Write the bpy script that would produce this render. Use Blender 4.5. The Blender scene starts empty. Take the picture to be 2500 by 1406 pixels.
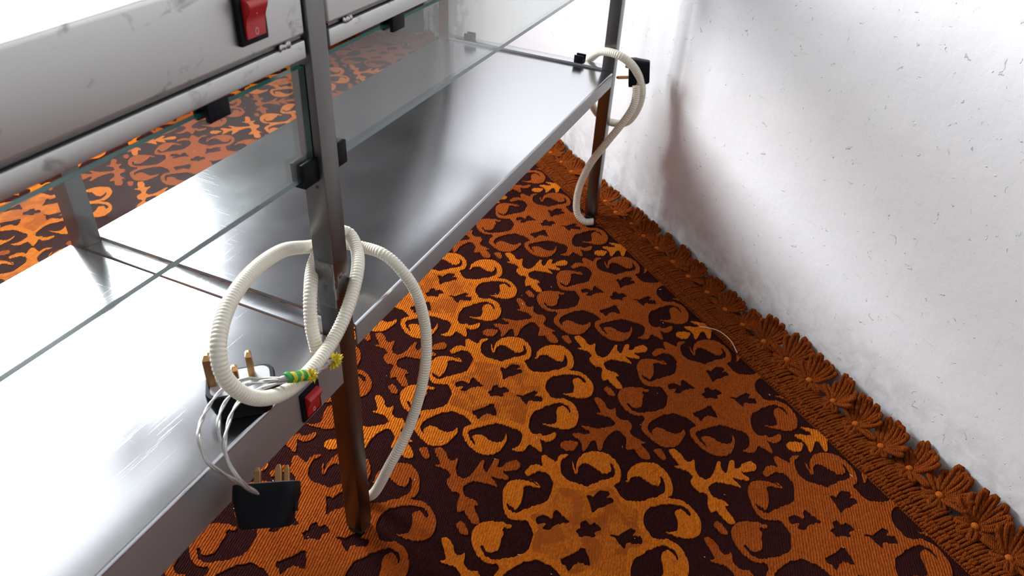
import bpy, bmesh, math, random
import numpy as np
from mathutils import Vector, Matrix, noise
from mathutils.geometry import delaunay_2d_cdt

random.seed(7)
scene = bpy.context.scene
COL = scene.collection

# ------------------------------------------------------------------ frames of reference
# rack frame: x along the rack, y to its back; room frame: u along the white wall, v away from it
H = 0.3529                      # height of the lower shelf above the rug
FL = 0.004                      # top of the rug base above the floor
S = H + FL                      # world height of the lower shelf top
W = 0.025                       # square tube of the posts
D = 0.4067                      # depth of the rack
L = 0.9635                      # length of one bay
ANG = math.radians(-130.2)
UX, UY = math.cos(ANG), math.sin(ANG)
VX, VY = UY, -UX
WALL_V = -0.843
BACK_U = -2.05
def RW(u, v, z=0.0):
    return Vector((u * UX + v * VX, u * UY + v * VY, z))

# ------------------------------------------------------------------ camera
cam_d = bpy.data.cameras.new('camera')
cam = bpy.data.objects.new('camera', cam_d)
COL.objects.link(cam)
CR = Matrix(((0.41047079, -0.91053437, 0.04940528),
             (-0.51640199, -0.27676648, -0.81038836),
             (0.75156019, 0.30712777, -0.58380632)))
cam.matrix_world = Matrix.Translation((-0.52403, -0.41331, 0.54380 + S)) @ (CR.transposed() @ Matrix.Diagonal((1, -1, -1))).to_4x4()
cam_d.sensor_width = 36.0
cam_d.lens = 1857.9 / 2500 * 36
cam_d.clip_start = 0.02
cam_d.dof.use_dof = True
cam_d.dof.focus_distance = 1.05
cam_d.dof.aperture_fstop = 10.0
scene.camera = cam

# ------------------------------------------------------------------ world, daylight, exposure
world = bpy.data.worlds.new('daylight')
scene.world = world
world.use_nodes = True
bg = world.node_tree.nodes['Background']
bg.inputs['Color'].default_value = (0.80, 0.90, 1.0, 1)
bg.inputs['Strength'].default_value = 1.0

def area_light(name, u, v, z, size_u, size_z, power, color, target):
    d = bpy.data.lights.new(name, 'AREA')
    d.shape = 'RECTANGLE'; d.size = size_u; d.size_y = size_z
    d.energy = power; d.color = color
    o = bpy.data.objects.new(name, d)
    COL.objects.link(o)
    p = RW(u, v, z)
    o.location = p
    q = (Vector(target) - p).to_track_quat('-Z', 'Y')
    o.rotation_euler = q.to_euler()
    return o
# daylight entering through the window of the back wall; weak fill light added behind the viewer, in an invented opening
WIN = (0.16, 1.35, 0.95, 2.30)      # v0, v1, z0, z1
FILL_OPENING = (0.60, 1.60, 0.0, 2.05)  # invented opening in the unseen front wall, for the added fill light
area_light('window_daylight', BACK_U - 0.12, (WIN[0] + WIN[1]) / 2, (WIN[2] + WIN[3]) / 2, WIN[1] - WIN[0], WIN[3] - WIN[2],
           275.0, (0.93, 0.97, 1.0), RW(BACK_U + 1.0, (WIN[0] + WIN[1]) / 2, (WIN[2] + WIN[3]) / 2))
area_light('added_fill_light', 2.72, (FILL_OPENING[0] + FILL_OPENING[1]) / 2, 1.05, 0.95, 1.95,
           4.0, (0.95, 0.97, 1.0), RW(1.0, (FILL_OPENING[0] + FILL_OPENING[1]) / 2, 1.05))

vs = scene.view_settings
vs.view_transform = 'Standard'
vs.look = 'None'
vs.gamma = 1.0
vs.use_curve_mapping = False
vs.exposure = 0.0

# ------------------------------------------------------------------ material helpers
def new_mat(name, base, rough=0.5, metal=0.0, **kw):
    m = bpy.data.materials.new(name)
    m.use_nodes = True
    b = m.node_tree.nodes['Principled BSDF']
    b.inputs['Base Color'].default_value = (*base, 1)
    b.inputs['Roughness'].default_value = rough
    b.inputs['Metallic'].default_value = metal
    for k, v in kw.items():
        b.inputs[k.replace('_', ' ')].default_value = v
    return m
def N(m, t, **kw):
    n = m.node_tree.nodes.new(t)
    for k, v in kw.items():
        setattr(n, k, v)
    return n
def bsdf(m):
    return m.node_tree.nodes['Principled BSDF']
def link(m, a, b):
    m.node_tree.links.new(a, b)
def position(m):
    return N(m, 'ShaderNodeNewGeometry').outputs['Position']
def scaled(m, vec, sx, sy, sz, rz=0.0):
    mp = N(m, 'ShaderNodeMapping')
    mp.inputs['Scale'].default_value = (sx, sy, sz)
    mp.inputs['Rotation'].default_value = (0, 0, rz)
    link(m, vec, mp.inputs['Vector'])
    return mp.outputs['Vector']
def noise_tex(m, vec, scale, detail=4.0, rough=0.6, dist=0.0):
    n = N(m, 'ShaderNodeTexNoise')
    n.inputs['Scale'].default_value = scale
    n.inputs['Detail'].default_value = detail
    n.inputs['Roughness'].default_value = rough
    n.inputs['Distortion'].default_value = dist
    link(m, vec, n.inputs['Vector'])
    return n.outputs['Fac']
def ramp(m, fac, stops):
    r = N(m, 'ShaderNodeValToRGB')
    el = r.color_ramp.elements
    while len(el) < len(stops):
        el.new(0.5)
    for e, (p, c) in zip(el, stops):
        e.position = p
        e.color = (c, c, c, 1) if isinstance(c, (int, float)) else (*c, 1)
    link(m, fac, r.inputs['Fac'])
    return r.outputs['Color']
def mixc(m, fac, a, b, blend='MIX'):
    x = N(m, 'ShaderNodeMix', data_type='RGBA', blend_type=blend)
    for s, val in ((x.inputs[6], a), (x.inputs[7], b)):
        if isinstance(val, tuple):
            s.default_value = (*val, 1)
        else:
            link(m, val, s)
    if isinstance(fac, (int, float)):
        x.inputs[0].default_value = fac
    else:
        link(m, fac, x.inputs[0])
    return x.outputs[2]
def math_n(m, op, a, b=None):
    n = N(m, 'ShaderNodeMath', operation=op)
    for i, val in enumerate((a, b)):
        if val is None:
            continue
        if isinstance(val, (int, float)):
            n.inputs[i].default_value = val
        else:
            link(m, val, n.inputs[i])
    return n.outputs[0]
def bump(m, height, strength=0.3, dist=0.001, chain=None):
    b = N(m, 'ShaderNodeBump')
    b.inputs['Strength'].default_value = strength
    b.inputs['Distance'].default_value = dist
    link(m, height, b.inputs['Height'])
    if chain is not None:
        link(m, chain, b.inputs['Normal'])
    link(m, b.outputs['Normal'], bsdf(m).inputs['Normal'])
    return b.outputs['Normal']

# ------------------------------------------------------------------ materials
def steel(name, base, rough, streak=0.06, smudge=0.0, scratch=0.0):
    m = new_mat(name, base, rough, 1.0)
    pos = position(m)
    fine = noise_tex(m, scaled(m, pos, 60, 900, 900), 1.0, 3.0, 0.6)
    big = noise_tex(m, pos, 9.0, 3.0, 0.55, 0.3)
    r = math_n(m, 'MULTIPLY_ADD', big, streak * 2)
    r.node.inputs[2].default_value = rough - streak
    link(m, r, bsdf(m).inputs['Roughness'])
    nb = None
    if scratch:
        s1 = noise_tex(m, scaled(m, pos, 9, 1500, 9, 0.5), 1.0, 1.0, 0.5, 0.0)
        s2 = noise_tex(m, scaled(m, pos, 1300, 8, 8, -0.25), 1.0, 1.0, 0.5, 0.0)
        t = math_n(m, 'MAXIMUM', ramp(m, s1, [(0.72, 0.0), (0.76, 1.0)]), ramp(m, s2, [(0.72, 0.0), (0.76, 1.0)]))
        nb = bump(m, t, scratch, 0.0004)
    bump(m, fine, 0.03, 0.0004, nb)
    if smudge:
        sp = noise_tex(m, scaled(m, pos, 34, 34, 60), 1.0, 3.0, 0.6, 0.6)
        f = math_n(m, 'MULTIPLY', ramp(m, sp, [(0.60, 0.0), (0.74, 1.0)]), smudge)
        link(m, mixc(m, f, base, (0.12, 0.11, 0.11)), bsdf(m).inputs['Base Color'])
    return m
STEEL_TRAY = steel('tray_steel', (0.50, 0.505, 0.525), 0.19, 0.05, 0.0, 0.08)
STEEL_POST = steel('tube_steel', (0.165, 0.157, 0.152), 0.34, 0.05)
STEEL_SKIRT = steel('skirt_steel', (0.36, 0.355, 0.35), 0.42, 0.05)
bsdf(STEEL_SKIRT).inputs['Metallic'].default_value = 0.6
STEEL_PANEL = steel('panel_steel', (0.53, 0.525, 0.512), 0.42, 0.05, 0.75)
SEAM_SHADE = new_mat('seam_shade_steel', (0.05, 0.05, 0.055), 0.6, 0.5)  # dark colour stands in for the shade between trays and cross rail
STEEL_WELD = new_mat('weld_metal', (0.45, 0.44, 0.43), 0.35, 1.0)
BLACK = new_mat('black_plastic', (0.0055, 0.006, 0.008), 0.5, Specular_IOR_Level=0.10)
PLUG_SHEEN = new_mat('grey_plug_sheen', (0.45, 0.46, 0.48), 0.35)  # pale sheen on the black plug's pin side, painted as grey
DARK = new_mat('rubber_and_gap_shade', (0.018, 0.013, 0.011), 0.6)
RED = new_mat('red_rocker', (0.42, 0.008, 0.012), 0.30)
PRINT = new_mat('switch_print', (0.75, 0.45, 0.45), 0.5)
BRASS = steel('brass_pin', (0.50, 0.28, 0.12), 0.34, 0.06)
WIRE = new_mat('silver_wire', (0.46, 0.45, 0.43), 0.3, 0.6)
YELLOW = new_mat('yellow_tape', (0.62, 0.48, 0.02), 0.35)
GREEN = new_mat('green_tape', (0.02, 0.28, 0.04), 0.35)
def hose_mat():
    m = new_mat('ivory_conduit', (0.80, 0.745, 0.62), 0.38)
    pos = position(m)
    f = ramp(m, noise_tex(m, pos, 55.0, 3.0, 0.6), [(0.60, 0.0), (0.75, 0.35)])
    link(m, mixc(m, f, (0.80, 0.745, 0.62), (0.50, 0.43, 0.32)), bsdf(m).inputs['Base Color'])
    bsdf(m).inputs['Subsurface Weight'].default_value = 0.0
    return m
HOSE_M = hose_mat()

def glass_mat():
    m = bpy.data.materials.new('clear_glass')
    m.use_nodes = True
    nt = m.node_tree
    nt.nodes.clear()
    out = nt.nodes.new('ShaderNodeOutputMaterial')
    tr = nt.nodes.new('ShaderNodeBsdfTransparent'); tr.inputs[0].default_value = (0.95, 0.975, 0.965, 1)
    gl = nt.nodes.new('ShaderNodeBsdfGlossy'); gl.inputs['Roughness'].default_value = 0.03
    lw = nt.nodes.new('ShaderNodeLayerWeight'); lw.inputs['Blend'].default_value = 0.5
    pw = nt.nodes.new('ShaderNodeMath'); pw.operation = 'POWER'; pw.inputs[1].default_value = 4.0
    nt.links.new(lw.outputs['Facing'], pw.inputs[0])
    fr = nt.nodes.new('ShaderNodeMath'); fr.operation = 'MULTIPLY_ADD'; fr.inputs[1].default_value = 0.75; fr.inputs[2].default_value = 0.045
    nt.links.new(pw.outputs[0], fr.inputs[0])
    mx = nt.nodes.new('ShaderNodeMixShader')
    nt.links.new(fr.outputs[0], mx.inputs[0])
    df = nt.nodes.new('ShaderNodeBsdfDiffuse'); df.inputs[0].default_value = (0.80, 0.80, 0.78, 1)     # thin film of dust
    tc = nt.nodes.new('ShaderNodeNewGeometry')
    nz = nt.nodes.new('ShaderNodeTexNoise'); nz.inputs['Scale'].default_value = 14.0; nz.inputs['Detail'].default_value = 4.0
    nt.links.new(tc.outputs['Position'], nz.inputs['Vector'])
    dm = nt.nodes.new('ShaderNodeMath'); dm.operation = 'MULTIPLY'; dm.inputs[1].default_value = 0.07
    nt.links.new(nz.outputs['Fac'], dm.inputs[0])
    dx = nt.nodes.new('ShaderNodeMixShader')
    nt.links.new(dm.outputs[0], dx.inputs[0]); nt.links.new(tr.outputs[0], dx.inputs[1]); nt.links.new(df.outputs[0], dx.inputs[2])
    nt.links.new(dx.outputs[0], mx.inputs[1]); nt.links.new(gl.outputs[0], mx.inputs[2])
    nt.links.new(mx.outputs[0], out.inputs[0])
    return m
GLASS = glass_mat()
GLASS_SIDE = new_mat('dark_teal_glass_edge', (0.004, 0.045, 0.040), 0.12)
GLASS_FOOT = new_mat('grey_glass_edge', (0.05, 0.07, 0.08), 0.2)
GLASS_EDGE = new_mat('teal_glass_edge', (0.025, 0.24, 0.20), 0.12)
def film_mat():
    m = bpy.data.materials.new('clear_tape_film')
    m.use_nodes = True
    nt = m.node_tree
    nt.nodes.clear()
    out = nt.nodes.new('ShaderNodeOutputMaterial')
    tr = nt.nodes.new('ShaderNodeBsdfTransparent'); tr.inputs[0].default_value = (0.85, 0.85, 0.85, 1)
    gl = nt.nodes.new('ShaderNodeBsdfGlossy'); gl.inputs['Roughness'].default_value = 0.12
    mx = nt.nodes.new('ShaderNodeMixShader'); mx.inputs[0].default_value = 0.18
    nt.links.new(tr.outputs[0], mx.inputs[1]); nt.links.new(gl.outputs[0], mx.inputs[2])
    nt.links.new(mx.outputs[0], out.inputs[0])
    return m
FILM = film_mat()

RIB = math.radians(13.0)
RIB_N = (-math.sin(RIB), math.cos(RIB), 0.0)
RIB_D = (math.cos(RIB), math.sin(RIB), 0.0)
def pile_mat(name, c1, c2, pitch=0.0040, strength=1.0, speck=0.0, patch=None):
    m = new_mat(name, c1, 0.95)
    bsdf(m).inputs['Specular IOR Level'].default_value = 0.02
    pos = position(m)
    wob = noise_tex(m, pos, 60.0, 2.0, 0.5)
    dn = N(m, 'ShaderNodeVectorMath', operation='DOT_PRODUCT')
    dn.inputs[1].default_value = RIB_N
    link(m, pos, dn.inputs[0])
    ph = math_n(m, 'MULTIPLY', dn.outputs['Value'], 2 * math.pi / pitch)
    ph2 = math_n(m, 'ADD', ph, math_n(m, 'MULTIPLY', wob, 5.0))
    rib = math_n(m, 'SINE', ph2)
    tuft = noise_tex(m, scaled(m, pos, 170, 620, 300, -RIB), 1.0, 2.0, 0.6)
    h = math_n(m, 'ADD', math_n(m, 'MULTIPLY', rib, 0.5), math_n(m, 'MULTIPLY', tuft, 1.3))
    bump(m, h, strength, 0.0018)
    fuzz = noise_tex(m, pos, 420.0, 2.0, 0.7)
    f = ramp(m, math_n(m, 'ADD', math_n(m, 'MULTIPLY', tuft, 0.55), math_n(m, 'MULTIPLY', fuzz, 0.45)), [(0.36, 1.0), (0.60, 0.0)])
    col = mixc(m, f, c1, c2)
    if patch:                                              # cloudy two-tone weave
        col = mixc(m, ramp(m, noise_tex(m, pos, 30.0, 4.0, 0.6, 0.5), [(0.47, 0.0), (0.53, 1.0)]), col, patch)
    if speck:
        sf = ramp(m, noise_tex(m, pos, 900.0, 1.0, 0.5), [(0.74, 0.0), (0.80, speck)])
        col = mixc(m, sf, col, (0.30, 0.16, 0.11))
    link(m, col, bsdf(m).inputs['Base Color'])
    return m
PILE_DARK = pile_mat('maroon_pile', (0.032, 0.0085, 0.0075), (0.016, 0.004, 0.004), 0.0034, 0.6, 0.5)
PILE_BRIGHT = pile_mat('orange_pile', (0.66, 0.175, 0.013), (0.40, 0.080, 0.007))
PILE_BRIGHT_FILL = pile_mat('soft_orange_pile', (0.58, 0.150, 0.014), (0.36, 0.072, 0.008), patch=(0.36, 0.082, 0.011))
PILE_RUST = pile_mat('rust_pile', (0.36, 0.076, 0.011), (0.21, 0.038, 0.006))
PILE_RUST_FILL = pile_mat('soft_rust_pile', (0.44, 0.105, 0.013), (0.27, 0.055, 0.008), patch=(0.30, 0.064, 0.010))
YARN = pile_mat('rust_yarn', (0.29, 0.062, 0.010), (0.13, 0.025, 0.005), 0.0022, 0.8)
YARN_KNOT = pile_mat('orange_yarn', (0.50, 0.130, 0.020), (0.34, 0.075, 0.012), 0.0022, 0.5)

def wall_mat():
    m = new_mat('white_plaster', (0.84, 0.84, 0.86), 0.55)
    pos = position(m)
    du = N(m, 'ShaderNodeVectorMath', operation='DOT_PRODUCT'); du.inputs[1].default_value = (UX, UY, 0); link(m, pos, du.inputs[0])
    sep = N(m, 'ShaderNodeSeparateXYZ'); link(m, pos, sep.inputs[0])
    uu, zz = du.outputs['Value'], sep.outputs['Z']
    # trowel marks, brush strokes and chips
    large = noise_tex(m, pos, 7.0, 4.0, 0.55)
    brush = noise_tex(m, scaled(m, pos, 40, 40, 210), 1.0, 3.0, 0.6, 0.4)
    chips = ramp(m, noise_tex(m, pos, 75.0, 4.0, 0.6, 0.9), [(0.66, 0.0), (0.71, 1.0)])
    nb = bump(m, large, 0.35, 0.010)
    nb = bump(m, brush, 0.16, 0.0014, nb)
    nb = bump(m, chips, 0.9, 0.0014, nb)
    fine = noise_tex(m, pos, 130.0, 3.0, 0.6)
    bump(m, fine, 0.22, 0.0012, nb)
    # fine scratches
    cb = N(m, 'ShaderNodeCombineXYZ'); link(m, uu, cb.inputs[0]); link(m, zz, cb.inputs[1])
    sc1 = ramp(m, noise_tex(m, scaled(m, cb.outputs[0], 16, 300, 1, 0.75), 1.0, 2.0, 0.5), [(0.70, 0.0), (0.74, 1.0)])
    sc2 = ramp(m, noise_tex(m, scaled(m, cb.outputs[0], 260, 14, 1, 0.1), 1.0, 2.0, 0.5), [(0.73, 0.0), (0.76, 1.0)])
    scr = math_n(m, 'MAXIMUM', sc1, sc2)
    # dirt rubbed on near the floor, thinning out upward in patches
    low = N(m, 'ShaderNodeMapRange'); low.inputs[1].default_value = 0.16; low.inputs[2].default_value = 0.0
    link(m, zz, low.inputs[0])
    dirt = math_n(m, 'MULTIPLY', low.outputs[0], ramp(m, noise_tex(m, pos, 26.0, 5.0, 0.65, 0.4), [(0.40, 0.0), (0.66, 0.75)]))
    spots = math_n(m, 'MULTIPLY', ramp(m, noise_tex(m, pos, 34.0, 4.0, 0.6, 1.0), [(0.72, 0.0), (0.80, 0.45)]), 0.8)
    col = mixc(m, math_n(m, 'MAXIMUM', math_n(m, 'MAXIMUM', dirt, spots), math_n(m, 'MULTIPLY', scr, 0.20)), (0.84, 0.84, 0.86), (0.40, 0.36, 0.32))
    # pale blue brush marks of an older coat along the skirting
    bl = N(m, 'ShaderNodeMapRange'); bl.inputs[1].default_value = 0.075; bl.inputs[2].default_value = 0.02
    link(m, zz, bl.inputs[0])
    blue = math_n(m, 'MULTIPLY', bl.outputs[0], ramp(m, noise_tex(m, pos, 15.0, 4.0, 0.6, 0.3), [(0.56, 0.0), (0.63, 0.8)]))
    bu = N(m, 'ShaderNodeMapRange'); bu.inputs[1].default_value = -0.50; bu.inputs[2].default_value = -0.62
    link(m, uu, bu.inputs[0])
    col = mixc(m, math_n(m, 'MULTIPLY', blue, bu.outputs[0]), col, (0.55, 0.62, 0.80))
    # paint peeled off beside the corner
    near = N(m, 'ShaderNodeMapRange'); near.inputs[1].default_value = BACK_U + 0.55; near.inputs[2].default_value = BACK_U + 0.15
    link(m, uu, near.inputs[0])
    peel = math_n(m, 'MULTIPLY', near.outputs[0], ramp(m, noise_tex(m, pos, 12.0, 6.0, 0.62, 0.6), [(0.50, 0.0), (0.53, 1.0)]))
    col = mixc(m, peel, col, (0.36, 0.37, 0.37))
    link(m, col, bsdf(m).inputs['Base Color'])
    return m
WALL_M = wall_mat()
def plain_wall(name, c):
    m = new_mat(name, c, 0.7)
    pos = position(m)
    bump(m, noise_tex(m, pos, 12.0, 4.0, 0.6), 0.3, 0.006)
    f = ramp(m, noise_tex(m, pos, 5.0, 5.0, 0.6), [(0.35, 0.0), (0.75, 0.25)])
    link(m, mixc(m, f, c, tuple(k * 0.6 for k in c)), bsdf(m).inputs['Base Color'])
    return m
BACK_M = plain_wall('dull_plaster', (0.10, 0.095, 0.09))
ROOM_M = plain_wall('cream_plaster', (0.30, 0.285, 0.27))
CEIL_M = plain_wall('ceiling_plaster', (0.36, 0.36, 0.36))
FLOOR_M = plain_wall('cement_floor', (0.30, 0.29, 0.28))
FRAME_M = new_mat('painted_wood', (0.60, 0.60, 0.60), 0.5)

# ------------------------------------------------------------------ object helpers
def tag(o, label=None, category=None, group=None, kind=None):
    if label: o['label'] = label
    if category: o['category'] = category
    if group: o['group'] = group
    if kind: o['kind'] = kind
    return o
def empty(name, loc=(0, 0, 0)):
    o = bpy.data.objects.new(name, None)
    o.empty_display_size = 0.05
    COL.objects.link(o)
    o.location = loc
    return o
def mesh_obj(name, bm, mats, parent=None, smooth=False, angle=35):
    me = bpy.data.meshes.new(name)
    bmesh.ops.recalc_face_normals(bm, faces=bm.faces)
    bm.to_mesh(me)
    bm.free()
    for m in (mats if isinstance(mats, (list, tuple)) else [mats]):
        me.materials.append(m)
    if smooth:
        for p in me.polygons:
            p.use_smooth = True
        try:
            me.set_sharp_from_angle(angle=math.radians(angle))
        except Exception:
            pass
    o = bpy.data.objects.new(name, me)
    COL.objects.link(o)
    if parent is not None:
        o.parent = parent
        off = Vector(parent.location) if parent.parent is None else Vector((0, 0, 0))   # parts are modelled in world space
        o.matrix_parent_inverse = Matrix.Translation(-off)
    return o
def copy_obj(src, parent, name=None):
    o = src.copy()
    COL.objects.link(o)
    o.parent = parent
    return o
def bm_box(bm, x0, x1, y0, y1, z0, z1, bevel=0.0, seg=2, mat=0, mtx=None):
    r = bmesh.ops.create_cube(bm, size=1.0)
    vs_ = r['verts']
    for v in vs_:
        v.co = Vector((x0 + (v.co.x + 0.5) * (x1 - x0), y0 + (v.co.y + 0.5) * (y1 - y0), z0 + (v.co.z + 0.5) * (z1 - z0)))
    fs = set(f for v in vs_ for f in v.link_faces)
    if bevel:
        es = list(set(e for v in vs_ for e in v.link_edges))
        rb = bmesh.ops.bevel(bm, geom=es, offset=bevel, segments=seg, profile=0.5, affect='EDGES')
        fs = set(rb['faces']) | set(f for f in fs if f.is_valid)
    vset = set(v for f in fs for v in f.verts)
    for f in fs:
        f.material_index = mat
    if mtx is not None:
        bmesh.ops.transform(bm, matrix=mtx, verts=list(vset))
    return list(vset)
def box(name, x0, x1, y0, y1, z0, z1, mat, parent=None, bevel=0.0, seg=2, mtx=None):
    bm = bmesh.new()
    bm_box(bm, x0, x1, y0, y1, z0, z1, bevel, seg, 0, mtx)
    return mesh_obj(name, bm, mat, parent, smooth=bevel > 0)
def catmull(pts, step):
    pts = [Vector(p) for p in pts]
    ext = [pts[0] * 2 - pts[1]] + pts + [pts[-1] * 2 - pts[-2]]
    dense = []
    for i in range(1, len(ext) - 2):
        p0, p1, p2, p3 = ext[i - 1:i + 3]
        n = 24
        for k in range(n):
            t = k / n
            dense.append(0.5 * ((2 * p1) + (-p0 + p2) * t + (2 * p0 - 5 * p1 + 4 * p2 - p3) * t * t + (-p0 + 3 * p1 - 3 * p2 + p3) * t ** 3))
    dense.append(pts[-1])
    out = [dense[0]]
    acc = 0.0
    for a, b in zip(dense, dense[1:]):
        d = (b - a).length
        pos = 0.0
        while acc + d - pos >= step:
            pos += step - acc
            acc = 0.0
            out.append(a.lerp(b, min(1.0, pos / d)))
        acc += d - pos
    return out
def bm_tube(bm, pts, rad, sides=10, cap=True, mat=0):
    """pts: list of Vector; rad: number or list"""
    n = len(pts)
    tang = [(pts[min(i + 1, n - 1)] - pts[max(i - 1, 0)]).normalized() for i in range(n)]
    ref = Vector((0, 0, 1)) if abs(tang[0].z) < 0.9 else Vector((1, 0, 0))
    nrm = (ref - tang[0] * ref.dot(tang[0])).normalized()
    rings = []
    for i in range(n):
        nrm = (nrm - tang[i] * nrm.dot(tang[i])).normalized()
        bi = tang[i].cross(nrm)
        r = rad[i] if isinstance(rad, (list, tuple)) else rad
        rings.append([bm.verts.new(pts[i] + (nrm * math.cos(a) + bi * math.sin(a)) * r)
                      for a in (2 * math.pi * k / sides for k in range(sides))])
    for i in range(n - 1):
        for k in range(sides):
            f = bm.faces.new((rings[i][k], rings[i][(k + 1) % sides], rings[i + 1][(k + 1) % sides], rings[i + 1][k]))
            f.material_index = mat
    if cap:
        for rg in (rings[0][::-1], rings[-1]):
            bm.faces.new(rg).material_index = mat
    return rings
def bm_prism(bm, outline, axis_pts, mat=0):
    """extrude a closed 3D outline function: outline(t) -> list of points for each t in axis_pts"""
    rings = [[bm.verts.new(p) for p in outline(t)] for t in axis_pts]
    k = len(rings[0])
    for a, b in zip(rings, rings[1:]):
        for i in range(k):
            bm.faces.new((a[i], a[(i + 1) % k], b[(i + 1) % k], b[i])).material_index = mat
    bm.faces.new(rings[0][::-1]).material_index = mat
    bm.faces.new(rings[-1]).material_index = mat
def oriented_box(name, corners_u, corners_v, z0, z1, mat, parent=None):
    """box whose sides follow the room frame"""
    bm = bmesh.new()
    (u0, u1), (v0, v1) = corners_u, corners_v
    lo = [bm.verts.new(RW(u, v, z0)) for u, v in ((u0, v0), (u1, v0), (u1, v1), (u0, v1))]
    hi = [bm.verts.new(RW(u, v, z1)) for u, v in ((u0, v0), (u1, v0), (u1, v1), (u0, v1))]
    bm.faces.new(lo[::-1]); bm.faces.new(hi)
    for i in range(4):
        bm.faces.new((lo[i], lo[(i + 1) % 4], hi[(i + 1) % 4], hi[i]))
    return mesh_obj(name, bm, mat, parent)

# ------------------------------------------------------------------ the room
U1, V1, CEIL = 2.60, 2.60, 2.70
def struct(o):
    o['kind'] = 'structure'
    return o
struct(oriented_box('floor', (BACK_U, U1), (WALL_V, V1), -0.05, 0.0, FLOOR_M))
struct(oriented_box('ceiling', (BACK_U - 0.12, U1 + 0.12), (WALL_V - 0.12, V1 + 0.12), CEIL, CEIL + 0.08, CEIL_M))
struct(oriented_box('wall_right', (BACK_U - 0.12, U1 + 0.12), (WALL_V - 0.12, WALL_V), -0.05, CEIL, WALL_M))
struct(oriented_box('wall_left', (BACK_U - 0.12, U1 + 0.12), (V1, V1 + 0.12), -0.05, CEIL, ROOM_M))
def wall_with_hole(name, ua, ub, hole, mat):
    v0, v1, z0, z1 = hole
    root = struct(empty(name))
    segs = [((WALL_V, v0), (-0.05, CEIL)), ((v1, V1), (-0.05, CEIL)), ((v0, v1), (z1, CEIL))]
    if z0 > 0:
        segs.append(((v0, v1), (-0.05, z0)))
    for (a, b), (c, d) in segs:
        oriented_box('wall_section', (ua, ub), (a, b), c, d, mat, root)
    return root
wall_with_hole('wall_back', BACK_U - 0.10, BACK_U, WIN, BACK_M)
wall_with_hole('wall_front', U1, U1 + 0.10, FILL_OPENING, ROOM_M)
wf = struct(empty('window_1', RW(BACK_U - 0.05, (WIN[0] + WIN[1]) / 2, WIN[2])))
for i in range(4):
    v = WIN[0] + (WIN[1] - WIN[0] - 0.04) * i / 3
    oriented_box('window_frame', (BACK_U - 0.07, BACK_U - 0.03), (v, v + 0.04), WIN[2], WIN[3], FRAME_M, wf)
for z in (WIN[2], WIN[3] - 0.04):
    oriented_box('window_frame', (BACK_U - 0.07, BACK_U - 0.03), (WIN[0], WIN[1]), z, z + 0.04, FRAME_M, wf)

# ------------------------------------------------------------------ steel display rack
rack = empty('display_rack', (0.0, D / 2, FL))
tag(rack, 'stainless steel food display rack with glass panes, standing on the patterned rug', 'rack')
X0 = -(L - 0.0) - W            # far left end of the left bay
POST_TOP = S + 0.52
def post(x, y):
    o = box('post', x, x + W, y, y + W, FL + 0.010, POST_TOP, STEEL_POST, rack, 0.0014)
    bm = bmesh.new()
    bm_box(bm, x + 0.0006, x + W - 0.0006, y + 0.0006, y + W - 0.0006, FL, FL + 0.0125, 0.004, 3)
    tag(mesh_obj('foot_cap', bm, DARK, o, True), 'dark rubber cap under the post')
    return o
near_post = post(0.0, 0.0)
for x, y in ((0.0, D - W), (L, 0.0), (L, D - W), (X0, 0.0), (X0, D - W)):
    post(x, y)

def tray(x0, x1, skirt):
    r = 0.0035
    arc = [(r - r * math.cos(a), -r + r * math.sin(a)) for a in (k * math.pi / 8 for k in range(5))]
    prof = [(0.0, -skirt)] + arc + [(D - y, z) for y, z in arc[::-1]] + [(D, -skirt), (D - 0.002, -skirt), (D - 0.002, -0.005), (0.002, -0.005), (0.002, -skirt)]
    bm = bmesh.new()
    bm_prism(bm, lambda x: [Vector((x, y, S + z)) for y, z in prof], [x0, x1])
    for f in bm.faces:
        f.normal_update()
        if f.calc_center_median().z < S - 0.004:
            f.material_index = 1
    return mesh_obj('shelf_tray', bm, [STEEL_TRAY, STEEL_SKIRT], rack, True, 40)
tray(X0 + W + 0.002, -0.0038, 0.0625)
tray(W + 0.0038, L - 0.0012, 0.030)
for x, top in ((0.0, -0.0006), (L, 0.0055), (X0, -0.0006)):
    bm = bmesh.new()
    bm_box(bm, x + 0.0005, x + W - 0.0005, W, D - W, S + top - 0.022, S + top, 0.0012)
    if x == 0.0:
        bm_box(bm, x - 0.010, x + W + 0.010, W, D - W, S - 0.030, S - 0.014, 0.001, 2, 1)      # added flange: blocks light from below, seam shade put into its dark colour
    mesh_obj('cross_rail', bm, [STEEL_TRAY, SEAM_SHADE], rack, True)
    box('upper_beam', x + 0.003, x + W - 0.003, W, D - W, S + 0.345, S + 0.370, STEEL_POST, rack, 0.0012)

# upper shelf boxes with their lower rails
DECK = 0.20
for x0, x1 in ((X0 + W + 0.003, -0.0035), (W + 0.0030, L - 0.003)):
    box('upper_shelf_box', x0, x1, 0.0008, DECK, S + 0.3338, S + 0.397, STEEL_PANEL, rack, 0.0034, 3)
    box('lower_lip', x0 + 0.004, x1 - 0.004, 0.0035, 0.006, S + 0.3318, S + 0.3350, STEEL_POST, rack)
    box('rail', x0 + 0.0015, x1 - 0.0015, 0.0010, 0.0170, S + 0.3143, S + 0.3300, STEEL_PANEL, rack, 0.0014)
    box('rail', x0 + 0.0015, x1 - 0.0015, DECK - 0.018, DECK - 0.002, S + 0.3143, S + 0.3300, STEEL_PANEL, rack, 0.0014)
    box('gap_shade_strip', x0 + 0.02, x1 - 0.02, 0.010, 0.014, S + 0.328, S + 0.336, DARK, rack)  # dark strip added to paint the shade in the recessed gap above the rail
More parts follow.
